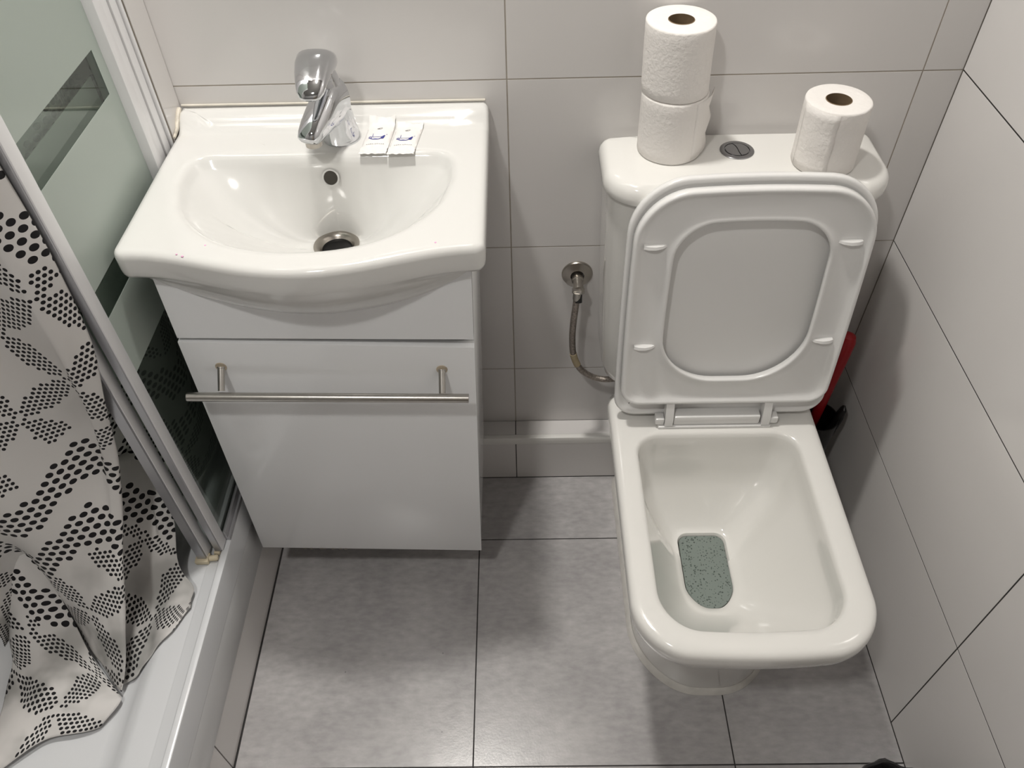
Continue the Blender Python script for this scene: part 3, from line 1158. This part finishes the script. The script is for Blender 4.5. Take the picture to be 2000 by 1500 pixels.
def dx(p):
    """the door hangs slightly lower at its right corner"""
    p = Vector(p)
    p = p + Vector((0, 0, -0.009 * (p.x - cL) / (cR - cL) - 0.001))
    return vx(p)


door = MB().box((cL - 0.002, -0.345, 0.158), (cR + 0.001, -0.328, 0.7535), 0.0012, dx).build('door', M_GLOSS, van)
hb = MB()
hb.tube([dx((-0.5085, -0.383, 0.6700)), dx((-0.0655, -0.383, 0.6785))], 0.0074, 20)
hb.build('handle_bar', M_STEEL, door)
for x in (-0.4575, -0.1085):
    p = MB()
    p.lathe([(0.0068, 0.0), (0.0068, 0.0015), (0.0058, 0.002), (0.0054, 0.038)], dx((x, -0.345, 0.700 if x < -0.3 else 0.7035)), (0.0, -0.72, -0.66 if x < -0.3 else -0.66), 18, True, True)
    p.build('handle_post', M_STEEL, door)
    MB().lathe([(0.0092, 0.0), (0.0088, 0.0012), (0.006, 0.0014)], dx((x, -0.3448, 0.7005 if x < -0.3 else 0.704)), (0, -1, 0), 20, False, True).build('post_ring', simple('stained_ring', (0.55, 0.47, 0.36), 0.6, noise=0.3, nscale=90), door)
# chipped lower edge of the door
chip = MB()
for k, x in enumerate((-0.425, -0.413, -0.392, -0.386, -0.368, -0.352, -0.341)):
    chip.box((x, -0.3462, 0.1562), (x + 0.006, -0.336, 0.1578 + 0.0006 * (k % 3)), 0.0, dx)
chip.build('chipped_edge', simple('chipboard', (0.16, 0.14, 0.12), 0.9), door)

# ------------------------------------------------------------------ toilet
toi = thing('toilet', (0.382, -0.33, 0.0), 'white close-coupled toilet with its seat and lid raised, beside the right wall', 'toilet')
TC = Vector((0.375, -0.45))


def rrect(xl, xr, yb, yf, rb, rf, bow=0.0):
    """rounded rectangle, back corners rb, front corners rf, front bowed out by `bow`"""
    pts = [(xl, yb), (xl, yf)]
    rad = [rb, rf]
    K = 10
    if bow > 0:
        for k in range(1, K):
            u = -1 + 2 * k / K
            pts.append((xl + (xr - xl) * k / K, yf - bow * (1 - u * u)))
            rad.append(0)
        # soften: corner then bow
    pts += [(xr, yf), (xr, yb)]
    rad += [rf, rb]
    if bow > 0:
        base = roundpoly([(xl, yb), (xl, yf), (xr, yf), (xr, yb)], [rb, rf, rf, rb], 14)
        base = resample(base, 0.006)
        out = []
        for p in base:
            u = (p.x - (xl + xr) / 2) / ((xr - xl) / 2)
            f = sm((yb - p.y) / (yb - yf)) if yb != yf else 0
            f = max(0.0, (yb - 0.55 * (yb - yf) - p.y) / (0.45 * (yb - yf))) if p.y < yb - 0.55 * (yb - yf) else 0
            out.append(Vector((p.x, p.y - bow * (1 - u * u) * f)))
        return out
    return resample(roundpoly(pts, rad, 14), 0.006)


TO = rrect(0.184, 0.575, -0.165, -0.696, 0.030, 0.085, 0.016)
TANG = spaced(set(round(atan2(p.y - TC.y, p.x - TC.x), 5) for p in TO))


def ta(poly):
    return at_angles(poly, TC, TANG)


loops = []
for (z, xl, xr, yb, yf, rb, rf, bow) in (
        (0.002, 0.239, 0.522, -0.058, -0.566, 0.02, 0.115, 0.024), (0.015, 0.239, 0.522, -0.058, -0.566, 0.02, 0.115, 0.024),
        (0.10, 0.237, 0.524, -0.058, -0.570, 0.02, 0.115, 0.024), (0.18, 0.232, 0.528, -0.058, -0.582, 0.02, 0.112, 0.024),
        (0.25, 0.222, 0.538, -0.060, -0.604, 0.02, 0.105, 0.022), (0.30, 0.210, 0.549, -0.065, -0.634, 0.02, 0.098, 0.020),
        (0.335, 0.200, 0.559, -0.08, -0.662, 0.025, 0.092, 0.018), (0.362, 0.192, 0.567, -0.11, -0.682, 0.03, 0.087, 0.017),
        (0.385, 0.187, 0.572, -0.14, -0.692, 0.03, 0.085, 0.016)):
    yb = min(yb, -0.0585)
    loops.append(at_z(ta(rrect(xl, xr, yb, yf, rb, rf, bow)), z))
T0 = ta(TO)
loops += [at_z(T0, 0.405), at_z(T0, 0.416), at_z(inset(T0, TC, 0.0015), 0.4225), at_z(inset(T0, TC, 0.005), 0.4275), at_z(inset(T0, TC, 0.011), 0.430), at_z(inset(T0, TC, 0.020), 0.4308)]
TI = ta(rrect(0.229, 0.5285, -0.274, -0.657, 0.045, 0.062, 0.010))
loops += [at_z(inset(TI, TC, -0.010), 0.4305), at_z(inset(TI, TC, -0.004), 0.4292), at_z(TI, 0.4255), at_z(inset(TI, TC, 0.0015), 0.418)]
T2 = inset(TI, TC, 0.004)
loops += [at_z(T2, 0.400), at_z(inset(TI, TC, 0.005), 0.384)]
T3 = inset(TI, TC, 0.006)
SU = ta(rrect(0.322, 0.4185, -0.352, -0.505, 0.022, 0.040, 0.012))
for t in (0.03, 0.08, 0.15, 0.25, 0.36, 0.48, 0.6, 0.72, 0.83, 0.92, 1.0):
    lp = []
    for a, b_ in zip(T3, SU):
        q = a.lerp(b_, t)
        z = 0.378 - 0.168 * (0.55 * t + 0.45 * sm(t)) if t < 1 else 0.210
        drop = 0.045 * sm((a.y + 0.40) / 0.10) * sm(t / 0.15)
        z = max(0.2095, 0.378 - drop * (1 - t) - 0.170 * (1 - (1 - t) ** 1.35))
        lp.append((q.x, q.y, z))
    loops.append(lp)
loops += [at_z(inset(SU, TC, 0.004), 0.198), at_z(inset(SU, TC, 0.008), 0.17), at_z(inset(SU, TC, 0.02), 0.15)]
MB().loft(loops, True, True).build('bowl', M_CERT, toi, angle=60)
MB().loft([at_z(inset(SU, TC, 0.0035), 0.2035), at_z(inset(SU, TC, 0.02), 0.2038)], False, True).build('bowl_water', M_WATER, toi)
# seal at the foot
FT = ta(rrect(0.239, 0.522, -0.058, -0.566, 0.02, 0.115, 0.024))
sel = MB()
sel.loft([at_z(inset(FT, TC, -0.0005), 0.019), at_z(inset(FT, TC, -0.004), 0.014), at_z(inset(FT, TC, -0.0065), 0.006), at_z(inset(FT, TC, -0.0085), 0.0008)])
sel.build('base_sealant', M_SEALW, toi)

# cistern
CC = Vector((0.382, -0.085))


def cis(xl, xr, yb, yf, rb, rf, bow=0.0):
    return rrect(xl, xr, yb, yf, rb, rf, bow)


CO = cis(0.152, 0.607, -0.002, -0.166, 0.022, 0.058, 0.012)
CANG = spaced(set(round(atan2(p.y - CC.y, p.x - CC.x), 5) for p in CO))


def ca(poly):
    return at_angles(poly, CC, CANG)


loops = []
for (z, xl, xr, yb, yf, rf) in ((0.432, 0.190, 0.572, -0.010, -0.140, 0.04), (0.437, 0.182, 0.580, -0.008, -0.150, 0.05), (0.46, 0.176, 0.586, -0.007, -0.154, 0.055),
                                (0.56, 0.171, 0.591, -0.006, -0.156, 0.055), (0.70, 0.166, 0.596, -0.006, -0.158, 0.055), (0.868, 0.160, 0.600, -0.005, -0.160, 0.055)):
    loops.append(at_z(ca(cis(xl, xr, yb, yf, 0.02, rf, 0.010)), z))
MB().loft(loops, True, True).build('cistern', M_CERT, toi, angle=50)
C0 = ca(CO)
lid = MB()
lid.loft([at_z(inset(C0, CC, 0.010), 0.8655), at_z(inset(C0, CC, 0.003), 0.8655), at_z(C0, 0.869), at_z(C0, 0.879), at_z(inset(C0, CC, 0.002), 0.888), at_z(inset(C0, CC, 0.007), 0.8945),
          at_z(inset(C0, CC, 0.013), 0.8985), at_z([p.lerp(CC, 0.16) for p in C0], 0.9005), at_z([p.lerp(CC, 0.3) for p in C0], 0.901)], True, True)
clid = lid.build('cistern_lid', M_CERT, toi, angle=60)
BT = Vector((0.3715, -0.066, 0.901))
btn = MB().lathe([(0.0275, -0.002), (0.0275, 0.0012), (0.026, 0.0022), (0.0205, 0.0022), (0.020, 0.0008), (0.0195, 0.0006)], BT, (0, 0, 1), 40, False, True).build('flush_button', M_BTN, toi)
# two press halves parted by a curved line
for side in (0, 1):
    pp = []
    curve = [(0.0135 * s_, 0.0) for s_ in (1,)]
    n = 20
    top_ = []
    for k in range(n + 1):
        v = -1 + 2 * k / n
        top_.append((0.0185 * (0.42 * sin(v * pi / 2 * 1.0 + 0.3) - 0.05), 0.0185 * v * 0.97))
    cpts = top_
    if side == 0:
        arc = [(0.0185 * cos(t), 0.0185 * sin(t)) for t in [pi / 2 + pi * k / n for k in range(n + 1)]]
        off = -0.0009
    else:
        arc = [(0.0185 * cos(t), 0.0185 * sin(t)) for t in [pi / 2 - pi * k / n for k in range(n + 1)]]
        off = 0.0009
    poly = [(x + off, y) for x, y in cpts if x * x + y * y < 0.0184 ** 2] + [(x, y) for x, y in arc if (x - off > -1 and ((side == 0 and x < 0.42 * 0.0185 * sin(y / 0.0185 * pi / 2 + 0.3) - 0.05 * 0.0185 + off) or (side == 1 and x > 0.42 * 0.0185 * sin(y / 0.0185 * pi / 2 + 0.3) - 0.05 * 0.0185 + off)))]
    rot = radians(38)
    P3 = [Vector((BT.x + x * cos(rot) - y * sin(rot), BT.y + x * sin(rot) + y * cos(rot), 0)) for x, y in poly]
    lo_, hi_ = BT.z + 0.0007, BT.z + 0.0026
    m_ = MB()
    m_.loft([[(p.x, p.y, lo_) for p in P3], [(p.x, p.y, hi_) for p in P3]], False, True)
    m_.build('press_half', M_BTN, btn)

# raised seat and lid: a leaning plane with coordinates (u across, w up, d towards the viewer)
SO = Vector((0, -0.25, 0.445))
SW = Vector((0, 0.055, 0.467)).normalized()
SN = Vector((0, -0.467, 0.055)).normalized()


def sp3(u, w_, d):
    return Vector((u, 0, 0)) + SO + SW * w_ + SN * d


def srect(xl, xr, wb, wt, rb, rt, bowt=0.0, bows=0.0):
    base = resample(roundpoly([(xl, wb), (xr, wb), (xr, wt), (xl, wt)], [rb, rb, rt, rt], 12), 0.006)
    out = []
    xm, hw2 = (xl + xr) / 2, (xr - xl) / 2
    for p in base:
        u = (p.x - xm) / hw2
        vv = (p.y - (wb + wt) / 2) / ((wt - wb) / 2)
        q = p.copy()
        q.y += bowt * (1 - u * u) * max(0, vv)
        q.x += bows * u * (1 - vv * vv)
        out.append(q)
    return out


SC = Vector((0.385, 0.25))
SOUT = srect(0.198, 0.572, 0.044, 0.466, 0.034, 0.082, 0.010, 0.003)
SANG = spaced(set(round(atan2(p.y - SC.y, p.x - SC.x), 5) for p in SOUT))
s0 = at_angles(SOUT, SC, SANG)
LOUT = srect(0.190, 0.579, 0.001, 0.477, 0.040, 0.086, 0.011, 0.003)
l0 = at_angles(LOUT, SC, SANG)


def hole_poly():
    return srect(0.264, 0.508, 0.100, 0.412, 0.098, 0.058, 0.008, 0.004)


h0 = at_angles(hole_poly(), SC, SANG)


def in3(loop, ins, d):
    return [sp3(p.x, p.y, d) for p in inset(loop, SC, ins)]


seat = MB().loft([
    in3(s0, 0.004, -0.010), in3(s0, 0.0, -0.006), in3(s0, 0.0, 0.004), in3(s0, 0.0015, 0.0075), in3(s0, 0.005, 0.0085), in3(s0, 0.008, 0.0072), in3(s0, 0.012, 0.003), in3(s0, 0.020, 0.0005), in3(s0, 0.030, 0.000),
    [sp3(a.x, a.y, 0.000) for a in [p.lerp(q, 0.5) for p, q in zip(inset(s0, SC, 0.03), inset(h0, SC, -0.02))]],
    in3(h0, -0.020, 0.0005), in3(h0, -0.012, 0.002), in3(h0, -0.006, 0.005), in3(h0, -0.002, 0.0062), in3(h0, 0.0, 0.005), in3(h0, 0.0005, 0.0), in3(h0, -0.003, -0.010)], ring=True).build('seat', M_SEAT, toi, angle=70)
MB().loft([
    in3(l0, 0.05, -0.0335), in3(l0, 0.010, -0.0325), in3(l0, 0.003, -0.029), in3(l0, 0.0, -0.023), in3(l0, 0.0, -0.0165), in3(l0, 0.0015, -0.0135), in3(l0, 0.004, -0.0128), in3(l0, 0.0085, -0.0130),
    in3(l0, 0.0125, -0.0165), in3(l0, 0.020, -0.0185), in3(l0, 0.05, -0.019)], True, True).build('seat_lid', M_SEAT, toi, angle=60)
# four bumpers: small wedges
for (u, w_, s_) in ((0.231, 0.377, 1), (0.537, 0.379, -1), (0.231, 0.177, 1), (0.536, 0.185, -1)):
    b = MB()
    V = []
    L_ = 0.0185
    for (du, d0, hh) in ((-1, 0.0, 0.0035), (-0.6, 0.006, 0.0042), (0.0, 0.0095, 0.0050), (0.6, 0.0085, 0.0055), (1, 0.005, 0.0058)):
        uu = u + du * L_ * s_ * -1
        V.append([sp3(uu, w_ - hh / 2, -0.002), sp3(uu, w_ - hh / 2, d0 + 0.0015), sp3(uu, w_ + hh / 2, d0 + 0.0005), sp3(uu, w_ + hh / 2 + 0.001, -0.002)])
    b.loft(V, True, True).build('bumper', M_SEAT, toi, angle=30)
# hinge: block on the bowl, two arms of the seat, two end barrels
MB().box((0.272, -0.262, 0.4300), (0.484, -0.232, 0.4370), 0.002).build('hinge_base', M_SEAT, toi)
MB().box((0.300, -0.2585, 0.4372), (0.462, -0.234, 0.4600), 0.004).build('hinge_bar', M_SEAT, toi)
for x in (0.2835, 0.4645):
    b = MB()
    b.loft([[sp3(x, 0.052, 0.004), sp3(x + 0.015, 0.052, 0.004), sp3(x + 0.015, 0.052, -0.010), sp3(x, 0.052, -0.010)],
            [(x, -0.2605, 0.458), (x + 0.015, -0.2605, 0.458), (x + 0.015, -0.238, 0.458), (x, -0.238, 0.458)],
            [(x, -0.2615, 0.4385), (x + 0.015, -0.2615, 0.4385), (x + 0.015, -0.238, 0.4385), (x, -0.238, 0.4385)]], True, True)
    b.build('hinge_arm', M_SEAT, toi, angle=25)
for (xa, xb) in ((0.266, 0.2830), (0.480, 0.496)):
    MB().box((xa, -0.2585, 0.4385), (xb, -0.240, 0.4545), 0.003).build('hinge_barrel', M_SEAT, toi)

# ------------------------------------------------------------------ toilet rolls
def roll(cx, cy, z, r, h, label, seed, flap=None, lean=(0, 0)):
    t = thing('toilet_roll', (cx, cy, z), label, 'toilet roll', 'toilet rolls on the cistern')
    rnd = random.Random(seed)
    n = 64
    ph = [rnd.random() * 6.28 for _ in range(6)]

    def rr(a, zz):
        q = r * (1 + 0.006 * sin(2 * a + ph[0]) + 0.005 * sin(3 * a + ph[1] + zz * 14) + 0.003 * sin(7 * a + ph[2] + zz * 22))
        return q

    loops = []

    def ring(f, zz, fix=None):
        out = []
        for k in range(n):
            a = 2 * pi * k / n
            q = fix if fix else rr(a, zz) * f
            lx, ly = lean[0] * zz, lean[1] * zz
            out.append((cx + lx + q * cos(a), cy + ly + q * sin(a), z + zz))
        return out
    ri = 0.0195
    loops = [ring(1, 0.001, ri), ring(0.6, 0.0008), ring(0.97, 0.0008), ring(1.0, 0.003)]
    for k in range(1, 8):
        loops.append(ring(1.0, 0.003 + (h - 0.006) * k / 8))
    loops += [ring(1.0, h - 0.003), ring(0.985, h - 0.0008), ring(0.95, h), ring(0.7, h - 0.0006), ring(1, h - 0.001, ri)]
    MB().loft(loops).build('paper', M_PAPER, t, angle=60)
    core = [ring(1, 0.0015, ri - 0.0002), ring(1, h - 0.0008, ri - 0.0002), ring(1, h - 0.0004, ri - 0.0012), ring(1, 0.0015, ri - 0.0012)]
    MB().loft(core, ring=True).build('cardboard_core', M_CARD, t, angle=40)
    if flap:
        a0, ln, amp, zlo, zhi = flap
        rowsF = []
        for j in range(9):
            zz = zlo + (zhi - zlo) * j / 8
            out = []
            for k in range(9):
                f = k / 8
                a = a0 + ln / r * f
                off = 0.0002 + amp * f ** 2.5 * (0.8 + 0.3 * sin(j * 1.5 + seed)) + 0.0008 * sin(j * 1.9) * f * f
                q = rr(a, zz) + off
                out.append(Vector((cx + lean[0] * zz + q * cos(a), cy + lean[1] * zz + q * sin(a), z + zz)))
            rowsF.append(out)
        b = MB()
        b.loft(rowsF, closed=False)
        o = b.build('loose_sheet', M_PAPER, t, angle=180)
        sdm = o.modifiers.new('thickness', 'SOLIDIFY')
        sdm.thickness = 0.0005
    return t


roll(0.2625, -0.0560, 0.9010, 0.0520, 0.1020, 'lower roll of the stacked pair on the cistern, with a ragged loose sheet', 2, flap=(radians(-58), 0.062, 0.010, 0.006, 0.099), lean=(-0.02, 0.0))
roll(0.2590, -0.0552, 1.0032, 0.0515, 0.1060, 'top roll of the stacked pair on the left of the cistern', 5, lean=(-0.03, 0.02))
roll(0.4985, -0.1040, 0.9010, 0.0485, 0.1080, 'single toilet roll on the right of the cistern, behind the raised lid', 9, flap=(radians(-175), 0.062, 0.0020, 0.002, 0.106), lean=(-0.03, -0.03))

# ------------------------------------------------------------------ stop valve and hose
val = thing('stop_valve', (0.128, -0.02, 0.597), 'chrome stop valve with a round wall plate, on the tiles between vanity and toilet', 'valve')
MB().lathe([(0.0305, -0.0005), (0.0305, 0.002), (0.029, 0.0045), (0.020, 0.0075), (0.0135, 0.009), (0.0125, 0.007)], (0.128, 0, 0.597), (0, -1, 0), 36).build('wall_plate', M_RING, val)
b = MB()
b.lathe([(0.0105, 0.0), (0.0105, 0.010), (0.0118, 0.012), (0.0118, 0.018), (0.0095, 0.020), (0.0088, 0.034), (0.0105, 0.035), (0.0112, 0.040), (0.0105, 0.046), (0.006, 0.048)], (0.128, -0.004, 0.597), (0, -1, -0.05), 24, False, True)
b.build('valve_body', M_RING, val)
MB().lathe([(0.0105, 0.0), (0.0125, 0.001), (0.0125, 0.010), (0.0105, 0.012)], (0.1285, -0.040, 0.594), (0, -0.55, -0.83), 6, True, True).build('hex_nut', M_STEEL, val, angle=20)
MB().lathe([(0.0072, 0.0), (0.0072, 0.018), (0.0058, 0.0185), (0.0055, 0.010)], (0.1285, -0.047, 0.586), (0, -0.40, -0.92), 18, True, True).build('screw_slot', M_DARK, val)
hos = thing('supply_hose', (0.125, -0.05, 0.36), 'braided flexible hose curving from the stop valve down to the cistern', 'hose')
path = spline([(0.1255, -0.050, 0.580), (0.1235, -0.053, 0.555), (0.1205, -0.055, 0.515), (0.1200, -0.056, 0.470), (0.1245, -0.057, 0.425), (0.1390, -0.058, 0.388), (0.163, -0.060, 0.366), (0.190, -0.064, 0.360), (0.215, -0.072, 0.372), (0.228, -0.08, 0.400), (0.232, -0.085, 0.430)], 6)
MB().tube(path, 0.0066, 14).build('hose_braid', M_HOSE, hos)
MB().tube([path[0] + Vector((0, 0, 0.012)), path[0], path[2]], [0.0075, 0.0085, 0.0078], 14).build('ferrule', M_STEEL, hos)
MB().tube(path[23:29], 0.0074, 14).build('yellowed_sleeve', M_TAPE, hos)

# ------------------------------------------------------------------ toilet brush in the corner
br = thing('toilet_brush', (0.655, -0.125, 0.0), 'red-handled toilet brush in a black holder, in the corner right of the toilet', 'toilet brush')
MB().lathe([(0.030, 0.0), (0.034, 0.002), (0.036, 0.05), (0.039, 0.16), (0.042, 0.28), (0.0425, 0.292), (0.0400, 0.292), (0.037, 0.16), (0.032, 0.02)], (0.648, -0.118, 0.0008), (0, 0, 1), 36, True, True).build('brush_holder', M_BLACKP, br)
ear = [(0.676, -0.1265, 0.20), (0.684, -0.124, 0.25), (0.692, -0.120, 0.29), (0.697, -0.116, 0.312), (0.698, -0.112, 0.318)]
MB().tube(ear, [0.010, 0.013, 0.014, 0.010, 0.004], 14, True, 0.6).build('holder_lug', M_BLACKP, br)
MB().tube([(0.645, -0.112, 0.24), (0.649, -0.107, 0.30), (0.653, -0.100, 0.38), (0.6575, -0.094, 0.455), (0.660, -0.0905, 0.490), (0.661, -0.0895, 0.502), (0.6613, -0.089, 0.507)], [0.009, 0.011, 0.0145, 0.0175, 0.0180, 0.0140, 0.003], 20).build('brush_handle', M_RED, br)

# ------------------------------------------------------------------ waste bin at the lower right edge
bn = thing('waste_bin', (0.600, -0.899, 0.0), 'small waste bin with a black bag, cut off by the lower right edge', 'bin')
MB().lathe([(0.080, 0.0), (0.083, 0.003), (0.095, 0.185), (0.096, 0.19), (0.092, 0.19), (0.080, 0.01)], (0.600, -0.899, 0.0008), (0, 0, 1), 40, True, True).build('bin_body', M_BLACKP, bn)
n = 72
loops = []
for (r0, z, amp) in ((0.109, 0.10, 0.003), (0.1105, 0.14, 0.004), (0.112, 0.18, 0.004), (0.1125, 0.196, 0.004), (0.110, 0.2025, 0.003), (0.106, 0.203, 0.003), (0.099, 0.195, 0.003), (0.095, 0.14, 0.004)):
    loops.append([(0.600 + (r0 + amp * (sin(9 * a) + 0.6 * sin(17 * a + z * 40) + 0.5 * sin(5 * a + 1))) * cos(a), -0.899 + (r0 + amp * (sin(9 * a) + 0.6 * sin(17 * a + z * 40) + 0.5 * sin(5 * a + 1))) * sin(a), z + 0.003 * sin(6 * a + 2)) for a in [2 * pi * k / n for k in range(n)]])
MB().loft(loops).build('bin_bag', M_BAG, bn, angle=50)
